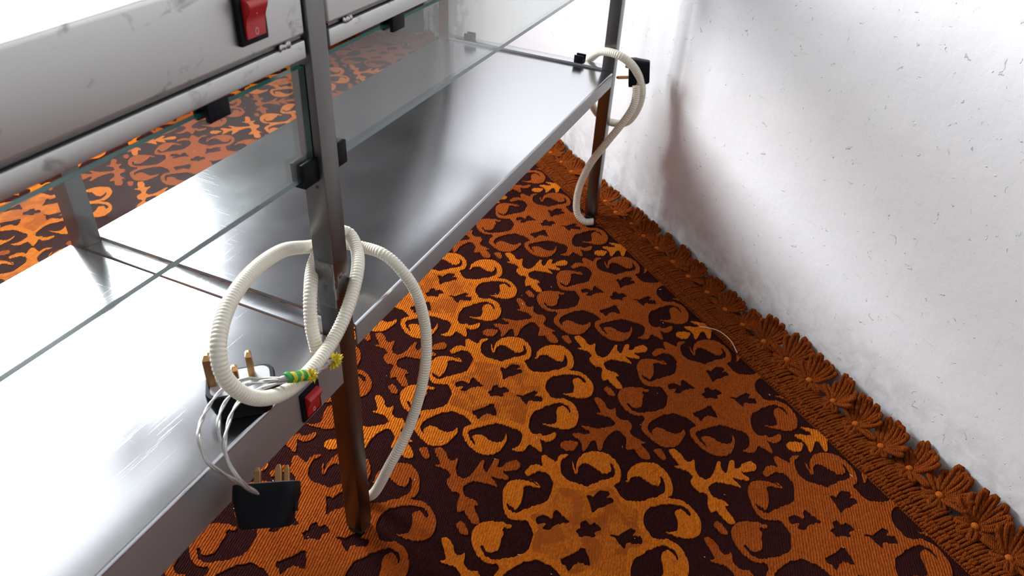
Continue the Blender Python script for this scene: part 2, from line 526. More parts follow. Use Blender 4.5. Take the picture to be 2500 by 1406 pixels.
for x in (-0.0315, 0.0578, 0.90, -0.90):
    bm = bmesh.new()
    for k in range(7):
        mt = Matrix.Translation((x + (k - 3) * 0.0019 + random.uniform(-.0004, .0004), 0.0008, S + 0.3318 + random.uniform(-.0006, .0006))) @ Matrix.Diagonal((1, 0.8, 1.5 + random.random() * 0.6, 1))
        bmesh.ops.create_icosphere(bm, subdivisions=1, radius=0.0017, matrix=mt)
    mesh_obj('weld_bead', bm, STEEL_WELD, rack, True, 60)

# glass panes, held upright in black clips
def pane(x0, x1):
    zb, zt = S + 0.2005, S + 0.3045
    yb, yt, th = 0.0095, 0.0085, 0.0065
    bm = bmesh.new()
    c = [(x0, yb, zb), (x1, yb, zb), (x1, yt, zt), (x0, yt, zt)]
    fr = [bm.verts.new(p) for p in c]
    bk = [bm.verts.new((p[0], p[1] + th, p[2])) for p in c]
    bm.faces.new(fr).material_index = 0
    bm.faces.new(bk[::-1]).material_index = 0
    for i in range(4):
        bm.faces.new((fr[i], bk[i], bk[(i + 1) % 4], fr[(i + 1) % 4])).material_index = (2, 3, 1, 3)[i]
    return mesh_obj('glass_pane', bm, [GLASS, GLASS_EDGE, GLASS_FOOT, GLASS_SIDE], rack)
pane(X0 + W + 0.001, -0.0012)
pane(W + 0.0016, L - 0.001)
def clip(x0, x1, y0, y1, z0, z1, wall, up=True):
    bm = bmesh.new()
    bm_box(bm, x0, x1, y0, y0 + wall, z0, z1, 0.0011, 2)
    bm_box(bm, x0, x1, y1 - wall, y1, z0, z1, 0.0011, 2)
    if up:
        bm_box(bm, x0, x1, y0 + wall * 0.5, y1 - wall * 0.5, z0, z0 + 0.0065, 0.0006, 1)
    else:
        bm_box(bm, x0, x1, y0 + wall * 0.5, y1 - wall * 0.5, z1 - 0.0055, z1, 0.0006, 1)
    return mesh_obj('glass_clip', bm, BLACK, rack, True)
for xa, xb in ((-0.0225, -0.0002), (W + 0.0002, W + 0.0215), (L - 0.0217, L - 0.0002)):
    clip(xa, xb, 0.0052, 0.0200, S + 0.1935, S + 0.2180, 0.0044)
for xa in (-0.1245, 0.1355, 0.66):
    clip(xa, xa + 0.0230, 0.0018, 0.0178, S + 0.2985, S + 0.3142, 0.0046, False)
def end_clip(y):
    bm = bmesh.new()
    x0, x1 = L + 0.002, L + 0.0215
    bm_box(bm, x0, x0 + 0.0045, y - 0.010, y + 0.010, S + 0.0055, S + 0.0200, 0.001, 2)
    bm_box(bm, x1 - 0.0045, x1, y - 0.010, y + 0.010, S + 0.0055, S + 0.0200, 0.001, 2)
    bm_box(bm, x0 + 0.002, x1 - 0.002, y - 0.010, y + 0.010, S + 0.0055, S + 0.0105, 0.0006, 1)
    mesh_obj('glass_clip', bm, BLACK, rack, True)
end_clip(0.335)
end_clip(0.078)
bm = bmesh.new()
bmesh.ops.create_cone(bm, cap_ends=True, segments=16, radius1=0.0016, radius2=0.0016, depth=0.0006,
                      matrix=Matrix.Translation((-0.0002, 0.0095, S + 0.1855)) @ Matrix.Rotation(math.pi / 2, 4, 'Y'))
mesh_obj('screw_hole', bm, DARK, near_post)

# rocker switches set into the fronts
def switch(xc, zc, y=0.0):
    w2, h2 = 0.0155, 0.0195
    bm = bmesh.new()
    bm_box(bm, xc - w2, xc + w2, y - 0.0030, y + 0.002, zc - h2, zc + h2, 0.0012, 2)
    bz = mesh_obj('rocker_switch', bm, BLACK, rack, True)
    # rocker: a wedge, proud at its upper end
    prof = [(0.0148, -0.0030), (0.0140, -0.0085), (0.0110, -0.0108), (0.0072, -0.0098), (0.0020, -0.0064), (-0.0060, -0.0050), (-0.0142, -0.0050), (-0.0150, -0.0030)]
    bm = bmesh.new()
    bm_prism(bm, lambda x: [Vector((x, y + b, zc + a)) for a, b in prof], [xc - 0.0108, xc + 0.0108])
    bmesh.ops.bevel(bm, geom=list(bm.edges), offset=0.0005, segments=2, affect='EDGES')
    tag(mesh_obj('rocker', bm, RED, bz, True, 30), 'glossy red rocker marked with a ring')
    bm = bmesh.new()
    ring = [Vector((xc + 0.0016 * math.cos(a), y - 0.0052, zc - 0.0100 + 0.0024 * math.sin(a))) for a in (2 * math.pi * k / 24 for k in range(25))]
    bm_tube(bm, ring, 0.00028, 6)
    mesh_obj('ring_mark', bm, PRINT, bz)
    bm = bmesh.new()
    bm_box(bm, xc - 0.0003, xc + 0.0003, y - 0.0077, y - 0.0070, zc + 0.0032, zc + 0.0056)
    mesh_obj('line_mark', bm, PRINT, bz)
switch(-0.0680, S + 0.3650)
switch(-0.0640, S - 0.0385)

# crumpled clear tape around the near post
bm = bmesh.new()
rows, cols = 26, 22
grid = []
for j in range(rows):
    z = S + 0.040 + 0.058 * j / (rows - 1)
    line = []
    for i in range(cols):
        s = -0.022 + 0.040 * i / (cols - 1)      # along left face (negative) then the front face
        wob = 0.0009 + 0.0011 * abs(noise.noise(Vector((s * 170, z * 140, 3.0)))) + 0.0006 * abs(noise.noise(Vector((s * 420, z * 380, 9.0))))
        zz = z + 0.004 * noise.noise(Vector((s * 90, j * 0.6, 1.0)))
        line.append(bm.verts.new((-wob, -s, zz) if s < 0 else (s, -wob, zz)))
    grid.append(line)
for j in range(rows - 1):
    for i in range(cols - 1):
        bm.faces.new((grid[j][i], grid[j][i + 1], grid[j + 1][i + 1], grid[j + 1][i]))
tag(mesh_obj('clear_tape', bm, FILM, near_post, True, 60), 'crumpled clear sticky tape wrapped on the post')

# ------------------------------------------------------------------ the rug
rug = empty('rug', RW(-0.7, 0.3, 0.0))
tag(rug, 'orange and maroon woven rug with paisley medallions and a knotted fringe', 'rug')
RU0, RU1, RV0, RV1 = -1.957, 2.0, -0.765, 1.95
bm = bmesh.new()
lo = [bm.verts.new(RW(u, v, 0.0002)) for u, v in ((RU0, RV0), (RU1, RV0), (RU1, RV1), (RU0, RV1))]
hi = [bm.verts.new(RW(u, v, FL)) for u, v in ((RU0, RV0), (RU1, RV0), (RU1, RV1), (RU0, RV1))]
bm.faces.new(lo[::-1]); bm.faces.new(hi)
for i in range(4):
    bm.faces.new((lo[i], lo[(i + 1) % 4], hi[(i + 1) % 4], hi[i]))
tag(mesh_obj('rug_ground', bm, PILE_DARK, rug), 'dark maroon ground weave')

# outlines in millimetres (along the wall, away from it) around a medallion centre; o = raised, m = soft fill, d = ground
MED = [
    ('o', '-145.8,-1.2; -139.2,-10.1; -128.4,-14.4; -130.2,-21; -135,-24.1; -136,-34.5; -126.5,-41.2; -96.4,-34.5; -110.7,-43; -120.7,-55.5; -124.1,-71.1; -119.4,-85.1; -110,-96.8; -95.7,-102; -80.8,-101.6; -65.5,-95.5; -55,-85.7; -53.8,-78.2; -53.2,-98.7; -64.1,-106.2; -71.7,-120.2; -73.1,-135.2; -68,-149; -59,-158.6; -42.7,-162; -24.9,-159.2; -10.5,-152.1; -2.7,-143.7; -0.5,-135.5; 7.5,-148; 21.8,-155.9; 39,-157.9; 56,-153.8; 69.4,-142; 71.8,-129; 66.2,-116.8; 58.9,-107.4; 48,-98.1; 54,-81.5; 57.3,-91.1; 68.6,-100.1; 85.8,-101.9; 103.5,-97.1; 117.9,-85.6; 123.7,-71.3; 120.3,-60.4; 111.2,-47.2; 101.4,-37.9; 96.3,-34.2; 118,-22.1; 122.3,-32.3; 122.3,-43.1; 129.5,-41; 135.4,-30.7; 132,-20.1; 124.3,-15.3; 133.3,-12.4; 149.9,-4.7; 139.4,-0.6; 128.7,6.2; 134.5,16; 135.5,26.8; 128.9,35.6; 125.5,34.8; 104.5,34.3; 114.8,44.3; 122,56.1; 123,71.6; 115.8,83.5; 102.7,91.2; 87.8,94.9; 74.3,95.1; 63.9,92.5; 58.4,89.4; 60.6,100.5; 67.9,110.1; 75.2,124.7; 74.6,139.3; 66.4,150.9; 52.5,157.2; 35.7,159.4; 24.2,159.4; 13.2,152.2; 6.7,142.2; -1.1,140.8; -4.9,149.9; -15,156.5; -28.8,160.3; -45.6,158.8; -58.7,153.5; -67.4,143.5; -69.8,130.4; -64.7,118.1; -59.1,107.7; -50.1,98.6; -54.4,88.1; -63.3,95.5; -76.8,95.8; -95.6,88.4; -109.5,81.7; -117.9,71.1; -119.5,57.4; -113.7,44.7; -103.3,35.6; -95.5,30.3; -124.4,37.5; -130.9,32.1; -135.2,20.7; -131.1,10.8; -126.9,7.7'),
    ('m', '-80.9,5.2; -65.5,-18.6; -57.1,-32; -55.2,-50.5; -50.9,-67.9; -25.9,-67.2; -12.1,-73.9; 2.2,-82; 22.8,-67.5; 43.2,-66.5; 52.5,-52.3; 50.3,-34.9; 68.1,-18.6; 86.1,-4.4; 70.1,11; 58,28.5; 54.6,48; 49,61.3; 33.1,64.9; 14.4,74.6; -0.9,87.7; -20.7,74.5; -31.4,63; -51,65.9; -54,53.8; -56.8,34.2; -66.9,18.8'),
    ('d', '-130.7,-46; -127.5,-27.7; -116.4,-18; -103.6,-13.3; -90.1,-14.2; -79.3,-22.9; -71.7,-31; -67.1,-36.7; -66.9,-46.3; -67.7,-58.4; -66.6,-71.6; -67,-82.7; -74.9,-90.6; -85.5,-93.8; -94.1,-91.1; -92.5,-80.2; -110.3,-58.7; -109.3,-46.3; -93,-32; -113.1,-37.1'),
    ('d', '-53.3,-75.9; -41.3,-73.9; -25.8,-74; -18.7,-81.1; -11.2,-94.8; -10.4,-108.1; -8.5,-122.9; -11.3,-136.5; -19.4,-144.5; -29,-149.2; -37.4,-149.8; -39.8,-144; -56.3,-132.5; -60.7,-114.5; -50.8,-99.5; -54.2,-91.2'),
    ('d', '57.3,-89.2; 47.4,-75.5; 36.6,-75.6; 24.1,-76.8; 11.8,-85.7; 3.6,-98.7; 3.8,-112.4; 7.3,-126.2; 13.3,-138.7; 21.3,-148.1; 29.5,-151.4; 37.1,-150; 38.9,-146; 31.7,-140.3; 37.1,-127.4; 54.2,-117.8; 53.8,-104.5; 50.9,-97.4'),
    ('d', '116.7,-22.8; 108.7,-9.1; 99.5,-8.4; 87.8,-13.9; 76.7,-21.6; 67.1,-33.7; 64.1,-50; 63,-65.4; 63,-78.6; 68.3,-87; 77.6,-91.3; 86.3,-91.2; 92.7,-87.7; 91.3,-85.6; 82.9,-77.2; 98.2,-61.5; 106.7,-53.3; 104.6,-39.9; 107.5,-32.9; 119.8,-31.8'),
    ('d', '67.3,84.6; 82,87.4; 91.4,86.4; 97,83.7; 99.4,72.9; 114.6,52.7; 109.2,36.5; 125.8,39.2; 125.8,31.5; 123.6,21; 113.9,11.9; 104.8,6.6; 95.3,7.2; 86.1,15.1; 75.3,24.1; 66.4,34; 64.4,47.2; 63.8,62.5; 63.9,76.3'),
    ('d', '29.9,151.5; 21,144.9; 14.1,133.1; 11.8,118.6; 10.9,106.3; 13.4,93.4; 21.9,83; 33.5,75.6; 46.7,72.5; 53.6,72.8; 54.9,81.1; 57.4,88.9; 65.6,94; 59.6,100.1; 61.6,114.3; 51.9,137.2; 47.3,147.1; 42,150.1'),
    ('d', '-54.8,94.2; -53.4,83.1; -46.5,74.1; -33,73.1; -23.5,75.2; -12.3,84.9; -3.5,93.7; -0.8,105.2; -2,116.8; -4.2,129.7; -7.7,140.4; -15.7,149.5; -27.8,152.1; -35.9,150.6; -34.8,147.9; -24.1,143.1; -37.8,115.6; -51.2,110.7; -44.5,100.8'),
    ('d', '-122.4,18.3; -119.8,15.5; -112,7.2; -96.9,5.9; -88.4,9.6; -75.9,20.5; -67.3,29.8; -64.7,40.2; -65.9,56.3; -65.3,71.2; -65.7,81.9; -72.4,88.4; -82,88.8; -86.3,85.9; -79.9,83.7; -77.1,70.2; -93.5,56.4; -104.3,48.4; -92.4,29.7; -102.6,30.2; -119.7,40.4; -118.9,31.2'),
    ('o', '-95.7,-34.6; -110.7,-43; -120.7,-55.5; -124.1,-71.1; -116,-89.6; -97.3,-90.6; -87,-90; -80.6,-87.4; -75.8,-79.1; -78.8,-71.6; -87.2,-67.7; -98.1,-62.9; -107,-57.1; -108,-49.6; -104.6,-43.2; -96.6,-37.5'),
    ('o', '-53,-99; -64.1,-106.2; -71.7,-120.2; -73.1,-135.2; -68,-149; -59,-158.6; -41.2,-147.8; -33.4,-145.5; -27,-140; -27,-133; -35.1,-127.3; -45.6,-122.8; -53.3,-116.8; -56,-108.1; -51.7,-100.9'),
    ('o', '24.1,-131.7; 22.7,-139.4; 28,-144.4; 36.2,-144.6; 40.1,-146.3; 39,-157.9; 56,-153.8; 69.4,-142; 71.8,-129; 66.2,-116.8; 58.9,-107.4; 47.5,-98.7; 51.7,-105.6; 52.5,-113.8; 45.1,-121.3; 36.7,-126.6; 29.2,-127.8'),
    ('o', '74.3,-74.4; 73.8,-82.1; 78.3,-87.1; 87,-87.1; 93.5,-86.2; 91.2,-91.3; 100.4,-95.5; 103.5,-97.1; 117.9,-85.6; 123.7,-71.3; 120.3,-60.4; 111.2,-47.2; 101.4,-37.9; 96.4,-34.5; 102.3,-42.9; 104.5,-50.8; 101.2,-57.1; 91.7,-63.1; 81.4,-67.7'),
    ('o', '78.8,81.8; 77,75.1; 79.1,67.5; 86.3,63.8; 94.5,60.6; 102.2,55.6; 105.9,47; 104.5,39.5; 96.3,32.2; 93.8,30; 104.6,34; 114.8,44.3; 122,56.1; 123,71.6; 115.8,83.5; 107.3,88.1; 96.1,83.3; 87.6,82.2'),
    ('o', '36,147.9; 30.8,141; 31.8,133; 37.9,126.9; 46.9,122; 54.5,114.9; 56.2,105.4; 52.3,97.1; 59.9,99.3; 67.9,110.1; 75.2,124.7; 74.6,139.3; 66.4,150.9; 55.7,155.1; 47.7,147.2; 42.6,148.7'),
    ('o', '-65.2,144.3; -68.7,130.8; -64.7,118.1; -59.1,107.7; -49.8,97.9; -45.9,99.3; -50.2,108.4; -42.5,114.7; -26.5,125; -19.7,132.7; -20.3,141; -26.4,145.7; -35.5,147.7; -36.7,150.7; -42.8,152'),
    ('o', '-104,81.9; -117.9,71.1; -119.5,57.4; -113.7,44.7; -103.3,35.6; -94.1,30.3; -101.7,41.9; -105,50; -96.2,56.2; -85.2,63.4; -75.4,72.7; -71.1,78.9; -75.1,81.9; -82.6,83.6; -87.4,85.4; -87.2,88.2'),
    ('d', '-53.1,-28.2; -47.4,-35.2; -50.6,-44.4; -52.2,-50.9; -47,-60.1; -38.9,-59.1; -37.4,-52.6; -31.5,-60.3; -25.2,-55.3; -24.6,-43.5; -24.7,-30.2; -21.2,-19.1; -33.2,-22.8; -43.4,-24.7'),
    ('d', '-47.8,58.1; -46.2,47.8; -37.1,38.8; -44.1,33.1; -47.1,27.2; -35.8,22.8; -21,19.1; -23,30.2; -23.5,40.9; -20.7,53; -26.1,59.7; -32,51.9; -36.2,62'),
    ('d', '19.6,-22.2; 25.2,-32.5; 23.7,-44.5; 22.8,-56.2; 30.1,-60; 33.5,-52.6; 41.2,-61.8; 50.3,-56.2; 47.2,-45.7; 41.3,-37.5; 48,-29.5; 39.6,-27.3; 29.2,-26.8'),
    ('d', '26.1,58.4; 26.3,46.2; 24.9,34.8; 22.4,22.9; 27.1,20.6; 45.2,24.4; 51.7,29.1; 45.6,35.2; 41.7,38.7; 42.6,48; 47.6,58.9; 38.3,58.4; 32.3,61.1'),
    ('d', '-4.9,18; -6.7,9.8; -14.9,4.3; -14.5,-3; -7,-5.1; -6,-13.9; 4.6,-17.3; 8.6,-14.5; 7.6,-5.7; 13.3,-4; 14.3,2.9; 9.8,4.5; 8.1,14.7; 2.6,18.6'),
]
SPRIG = '-225,144.4; -221.4,135.9; -208.1,132.2; -192.9,132.3; -190.6,120.8; -175.6,129.7; -162.4,133.1; -152.7,127.4; -154.6,115; -166.6,97; -175,87.1; -171.3,84.4; -161.6,90.9; -151,89.3; -167.5,69.4; -164.6,62.7; -153,70.9; -151.2,63.8; -155.8,50.8; -153.3,38.9; -142.5,37.5; -136.2,46.4; -142.3,66.5; -129.7,63.3; -125.5,67.9; -134.3,79.8; -138.8,87.4; -120,86; -131.9,99.7; -142.4,115.8; -141.8,127.1; -136.6,134.3; -121.3,136.5; -110.7,127.8; -100.5,125.2; -100,132; -75.8,134.6; -70.2,139.1; -75.1,145.5; -88,147.8; -99.6,149.1; -100.6,156.7; -112.7,153.6; -128.5,142.6; -136.5,150.4; -149.5,153.4; -161.7,148.6; -164,142.7; -176.1,142.4; -192.1,156.8; -192.1,148.1; -208.2,147.5'
BUD = '-81.3,167.4; -82.4,157.4; -62,157; -62.6,165.7'

BRANCH = '-66.6,195.5; -67,188.4; -60.6,184.3; -50.3,184.6; -36.8,185.9; -33.2,180.3; -35.2,174.1; -28.9,176.1; -20,181.6; -12.2,180.7; -6.3,178.5; -3.1,170.9; 7.5,168.9; 16.2,173.9; 19.8,179.7; 29.8,181.3; 39.7,177.3; 50.7,170.3; 50.6,178.7; 63.5,177.8; 78.3,180.1; 82.8,185.1; 77.4,192.6; 67.3,195.4; 56.1,195.5; 50.8,205.2; 43.9,202.7; 33.3,195; 20,193.2; 11.2,197.2; 9.6,203.8; 13,215.4; 21.4,228.8; 34.4,241.3; 34.9,248; 22.2,243.2; 14.5,242.4; 14.8,249.9; 22.1,259.7; 28.4,268.8; 24.1,270.9; 14.7,266.4; 3.3,266.2; -9.9,269.8; -10.6,263; -3.3,254.2; 0.4,245.3; -3.7,241; -19.6,247.7; -14.5,238.5; -5.3,225.1; -1.8,208.2; -1.1,198.1; -4.7,192.1; -18.9,193.9; -35.3,209.2; -35.7,201.2; -47.1,198.2'
BERRY = '-0.2,296.1; -1.7,286.2; 2.6,275.9; 9.4,270.7; 15.3,275.8; 19.5,287.1; 14.3,296.8; 7.5,299.4'
BUD_B = '70.4,168.2; 70.9,157.6; 78.1,156; 91.1,158.5; 91.2,167.2; 79.5,167.9'
def parse(s):
    return [Vector((float(a) / 1000, float(b) / 1000)) for a, b in (q.split(',') for q in s.split(';'))]
rn = Vector((RIB_N[0] * UX + RIB_N[1] * UY, RIB_N[0] * VX + RIB_N[1] * VY))
rd = Vector((RIB_D[0] * UX + RIB_D[1] * UY, RIB_D[0] * VX + RIB_D[1] * VY))
def woven_outline(pts, seed):
    """smooth the outline, then let it step from rib to rib like a woven edge"""
    n = len(pts)
    out = []
    for i in range(n):
        p0, p1, p2, p3 = pts[i - 1], pts[i], pts[(i + 1) % n], pts[(i + 2) % n]
        k = max(2, int((p2 - p1).length / 0.0022))
        for j in range(k):
            t = j / k
            out.append(0.5 * ((2 * p1) + (p2 - p0) * t + (2 * p0 - 5 * p1 + 4 * p2 - p3) * t * t + (3 * p1 - p0 - 3 * p2 + p3) * t ** 3))
    res = []
    for p in out:
        k = math.floor(p.dot(rn) / 0.0022)
        jag = (math.sin(k * 12.9898 + seed * 3.1) * 43758.5453) % 1.0 - 0.5
        res.append(p + rd * jag * 0.0030)
    return res
def motif_mesh(name, layers, mats, height=0.0018):
    verts, faces, loops = [], [], []
    for i, (kind, pts) in enumerate(layers):
        o = woven_outline(pts, i)
        loops.append(np.array([(q.x, q.y) for q in o]))
        faces.append(list(range(len(verts), len(verts) + len(o))))
        verts += o
    vo, eo, fo, ov, oe, of = delaunay_2d_cdt(verts, [], faces, 1, 1e-6)
    cen = np.array([[sum(vo[i].x for i in f) / len(f), sum(vo[i].y for i in f) / len(f)] for f in fo])
    cover = np.full(len(fo), -1)
    for li, pl in enumerate(loops):                       # topmost layer over each triangle, even-odd rule
        inside = np.zeros(len(fo), bool)
        x0, y0 = pl[:, 0], pl[:, 1]
        x1, y1 = np.roll(x0, -1), np.roll(y0, -1)
        for a, b, c, d in zip(x0, y0, x1, y1):
            if b == d:
                continue
            hit = ((b > cen[:, 1]) != (d > cen[:, 1])) & (cen[:, 0] < (c - a) * (cen[:, 1] - b) / (d - b) + a)
            inside ^= hit
        cover[inside] = li
    bm = bmesh.new()
    top = {}
    cnt = {}
    def tv(i):
        if i not in top:
            top[i] = bm.verts.new(RW(vo[i].x, vo[i].y, height))
        return top[i]
    for f, src in zip(fo, cover):
        if src < 0:
            continue
        kind = layers[src][0]
        if kind == 'd':
            continue
        try:
            nf = bm.faces.new([tv(i) for i in f])
        except ValueError:
            continue
        nf.material_index = 1 if kind == 'm' else 0
        for a, b in zip(f, f[1:] + f[:1]):
            key = (min(a, b), max(a, b))
            cnt.setdefault(key, []).append((a, b, nf.material_index))
    low = {}
    for key, l in cnt.items():
        if len(l) == 1:
            a, b, mi = l[0]
            for i in (a, b):
                if i not in low:
                    low[i] = bm.verts.new(RW(vo[i].x, vo[i].y, -0.0008))
            bm.faces.new((top[b], top[a], low[a], low[b])).material_index = mi
    me = bpy.data.meshes.new(name)
    bm.to_mesh(me)
    bm.free()
    for m in mats:
        me.materials.append(m)
    return me
layers = [(k, parse(s)) for k, s in MED]
med_bright = motif_mesh('medallion_bright', layers, [PILE_BRIGHT, PILE_BRIGHT_FILL])
med_rust = med_bright.copy(); med_rust.materials.clear()
for m in (PILE_RUST, PILE_RUST_FILL): med_rust.materials.append(m)
sp_bright = motif_mesh('sprig_bright', [('o', parse(SPRIG))], [PILE_BRIGHT])
sp_rust = sp_bright.copy(); sp_rust.materials.clear(); sp_rust.materials.append(PILE_RUST)
br_bright = motif_mesh('branch_bright', [('o', parse(BRANCH))], [PILE_BRIGHT])
br_rust = br_bright.copy(); br_rust.materials.clear(); br_rust.materials.append(PILE_RUST)
be_bright = motif_mesh('berry_bright', [('o', parse(BERRY))], [PILE_BRIGHT])
be_rust = be_bright.copy(); be_rust.materials.clear(); be_rust.materials.append(PILE_RUST)
bud_b = motif_mesh('bud_b', [('o', parse(BUD_B))], [PILE_RUST])
bud_rust = motif_mesh('bud', [('o', parse(BUD))], [PILE_RUST])
PITCH = 0.303
COLS = [(0.260, -0.630), (0.114, -0.293), (0.270, 0.055), (0.114, 0.420), (0.270, 0.770), (0.114, 1.12), (0.270, 1.47)]
def place(me, name, u, v, label=None):
    if 'umin' not in me:
        me['umin'] = min(q.co.x * UX + q.co.y * UY for q in me.vertices)
    if u + me['umin'] < BACK_U + 0.012:                    # would run past the fringe at the back wall
        return
    o = bpy.data.objects.new(name, me)
    COL.objects.link(o)
    o.parent = rug
    o.matrix_parent_inverse = Matrix.Translation(-rug.location)
    o.location = RW(u, v, FL)
    if label: o['label'] = label
def cut_below(pts, lim):
    out = []
    for a, b in zip(pts, pts[1:] + pts[:1]):
        if a.y >= lim: out.append(a)
        if (a.y >= lim) != (b.y >= lim): out.append(a.lerp(b, (lim - a.y) / (b.y - a.y)))
    return out
br_cut = motif_mesh('branch_cut', [('o', cut_below(parse(BRANCH), -0.750 + 0.965))], [PILE_BRIGHT])
for k in range(-1, 8):                                      # branches half covered by the edging beside the wall
    place(br_cut, 'leaf_branch', 0.101 - PITCH * k, -0.965, 'bright orange leaf branch')
    place(be_bright, 'berry', 0.101 - PITCH * k, -0.965)
for c, (ub, vc) in enumerate(COLS):
    for k in range(-3, 8):
        u = ub - PITCH * k
        if not (RU0 + 0.06 < u < RU1 - 0.2):
            continue
        bright = c % 2 == 1
        place(med_bright if bright else med_rust, 'medallion', u, vc, 'bright orange paisley medallion' if bright else 'rust brown paisley medallion')
        place(sp_rust if bright else sp_bright, 'leaf_sprig', u, vc, 'rust brown leaf sprig' if bright else 'bright orange leaf sprig')
        place(bud_rust, 'bud', u, vc)
        place(bud_b, 'bud', u, vc)
        place(br_bright if bright else br_rust, 'leaf_branch', u, vc, 'bright orange leaf branch' if bright else 'rust brown leaf branch')
        place(be_bright if bright else be_rust, 'berry', u, vc)

# stitched edging along the two visible sides
def edging(name, t0, t1, along):
    """along = True: edge beside the white wall; False: edge beside the back wall"""
    bm = bmesh.new()
    rnd = random.Random(3 if along else 4)
    def pt(t, w, z):
        return RW(t, WALL_V + w, z) if along else RW(BACK_U + w, t, z)
    t = t0
    # a flat tape under the stitches
    a = [bm.verts.new(pt(s, w, FL + 0.0026)) for s, w in ((t0, 0.046), (t1, 0.046), (t1, 0.104), (t0, 0.104))]
    b = [bm.verts.new(pt(s, w, 0.0003)) for s, w in ((t0, 0.046), (t1, 0.046), (t1, 0.104), (t0, 0.104))]
    bm.faces.new(a); bm.faces.new(b[::-1])
    for i in range(4):
        bm.faces.new((a[i], a[(i + 1) % 4], b[(i + 1) % 4], b[i]))
    while t < t1:
        for w0, w1, z, r in ((0.1035, 0.0905, 0.0062, 0.0030), (0.094, 0.079, 0.0068, 0.0030), (0.082, 0.040, 0.0080, 0.0029)):
            sk = rnd.uniform(-0.003, 0.003) + (0.002 if w0 > 0.09 else 0.006)
            n = 5
            pts, rad = [], []
            for i in range(n):
                q = i / (n - 1)
                pts.append(pt(t + sk * q + rnd.uniform(-.0006, .0006), w0 + (w1 - w0) * q, z + 0.0035 * math.sin(math.pi * q) + rnd.uniform(-.0006, .0008)))
                rad.append(r * (0.6 + 0.4 * math.sin(math.pi * q) ** 0.6))
            bm_tube(bm, pts, rad, 6)
        t += 0.0058 + rnd.uniform(-.0006, .0006)
    o = mesh_obj(name, bm, YARN, rug, True, 80)
    o['kind'] = 'stuff'
    tag(o, 'rust yarn stitches of the rug edging')
edging('edging_stitches', BACK_U + 0.05, 0.62, True)
edging('edging_stitches', WALL_V + 0.10, 0.30, False)

# fringe rosettes: a knot with yarn loops fanning out, the outer loops standing up against the wall
def loop_bm(bm, a, ln, rise, rnd):
    """one folded yarn loop leaving the knot at angle a"""
    outw = max(0.0, -math.sin(a))                           # 1 = toward the wall
    d = Vector((math.cos(a), math.sin(a), 0))
    side = Vector((-d.y, d.x, 0)).normalized()
    half = 0.0036
    pts = []
    for sgn in (1, -1):
        seq = [0.10, 0.30, 0.52, 0.74, 0.92, 1.0] if sgn == 1 else [1.0, 0.92, 0.74, 0.52, 0.30, 0.10]
        for q in seq:
            wdt = half * (0.55 + 0.6 * math.sin(math.pi * min(1, q * 0.8))) * (1.0 if q < 0.95 else 0.5)
            reach = q * (1.0 - 0.36 * q * q * outw)         # bends upward as it meets the wall
            p = d * ln * reach + side * wdt * sgn
            p.y = max(p.y, -0.0285)                          # stays clear of the wall
            p.z = 0.010 + rise * q ** 1.5 + 0.005 * math.sin(math.pi * q) - (0.004 if outw < 0.1 else 0) * q
            pts.append(p)
    bm_tube(bm, catmull(pts, 0.0048), 0.0040, 7)
def loop_set(seed):
    rnd = random.Random(seed)
    res = []
    for i in range(8):                                      # fan against the wall
        a = math.radians(-6 - 168 * i / 7 + rnd.uniform(-6, 6))
        o = max(0.0, -math.sin(a))
        res.append((a, 0.038 + 0.013 * o + rnd.uniform(-.004, .005), 0.010 + 0.036 * o + rnd.uniform(-.005, .007)))
    for i in range(4):                                      # short ones toward the rug
        a = math.radians(27 + 42 * i + rnd.uniform(-7, 7))
        res.append((a, 0.025 + rnd.uniform(-.004, .003), 0.002 + rnd.uniform(0, .003)))
    return res, rnd
def smooth_mesh(bm, name, mats):
    me = bpy.data.meshes.new(name)
    bmesh.ops.recalc_face_normals(bm, faces=bm.faces)
    bm.to_mesh(me); bm.free()
    for q in me.polygons: q.use_smooth = True
    for m in mats: me.materials.append(m)
    return me
def knot_bm(bm):
    mt = Matrix.Translation((0, 0.001, 0.0165)) @ Matrix.Diagonal((1, 1, 0.8, 1))
    r = bmesh.ops.create_icosphere(bm, subdivisions=2, radius=0.0064, matrix=mt)
    return set(f for v in r['verts'] for f in v.link_faces)
def rosette_mesh(seed):
    bm = bmesh.new()
    st, rnd = loop_set(seed)
    for a, ln, rise in st: loop_bm(bm, a, ln, rise, rnd)
    for f in knot_bm(bm): f.material_index = 1
    return smooth_mesh(bm, 'rosette', [YARN, YARN_KNOT])
def rosette_parts(seed):
    st, rnd = loop_set(seed)
    out = []
    for a, ln, rise in st:
        bm = bmesh.new(); loop_bm(bm, a, ln, rise, rnd)
        out.append(smooth_mesh(bm, 'yarn_loop', [YARN]))
    bm = bmesh.new(); knot_bm(bm)
    return smooth_mesh(bm, 'knot', [YARN_KNOT]), out
ros_parts = [rosette_parts(k) for k in range(4)]
ros = [rosette_mesh(k) for k in range(4)]
rz_wall = math.atan2(UY, UX)          # local x along the wall; local y must point away from the wall
def put_rosette(p, rz, k, sc):
    split = k < 18                         # the nearest rosettes: every yarn loop is a piece of its own
    o = bpy.data.objects.new('fringe_rosette', ros_parts[k % 4][0] if split else ros[k % 4])
    COL.objects.link(o)
    if split:
        for me in ros_parts[k % 4][1]:
            c = bpy.data.objects.new('yarn_loop', me)
            COL.objects.link(c)
            c.parent = o
    o.parent = rug
    o.matrix_parent_inverse = Matrix.Translation(-rug.location)
    o.location = p
    o.rotation_euler = (random.uniform(-.08, .08), random.uniform(-.2, .2), rz + random.uniform(-.3, .3))
    o.scale = sc
t, k = 0.567, 0
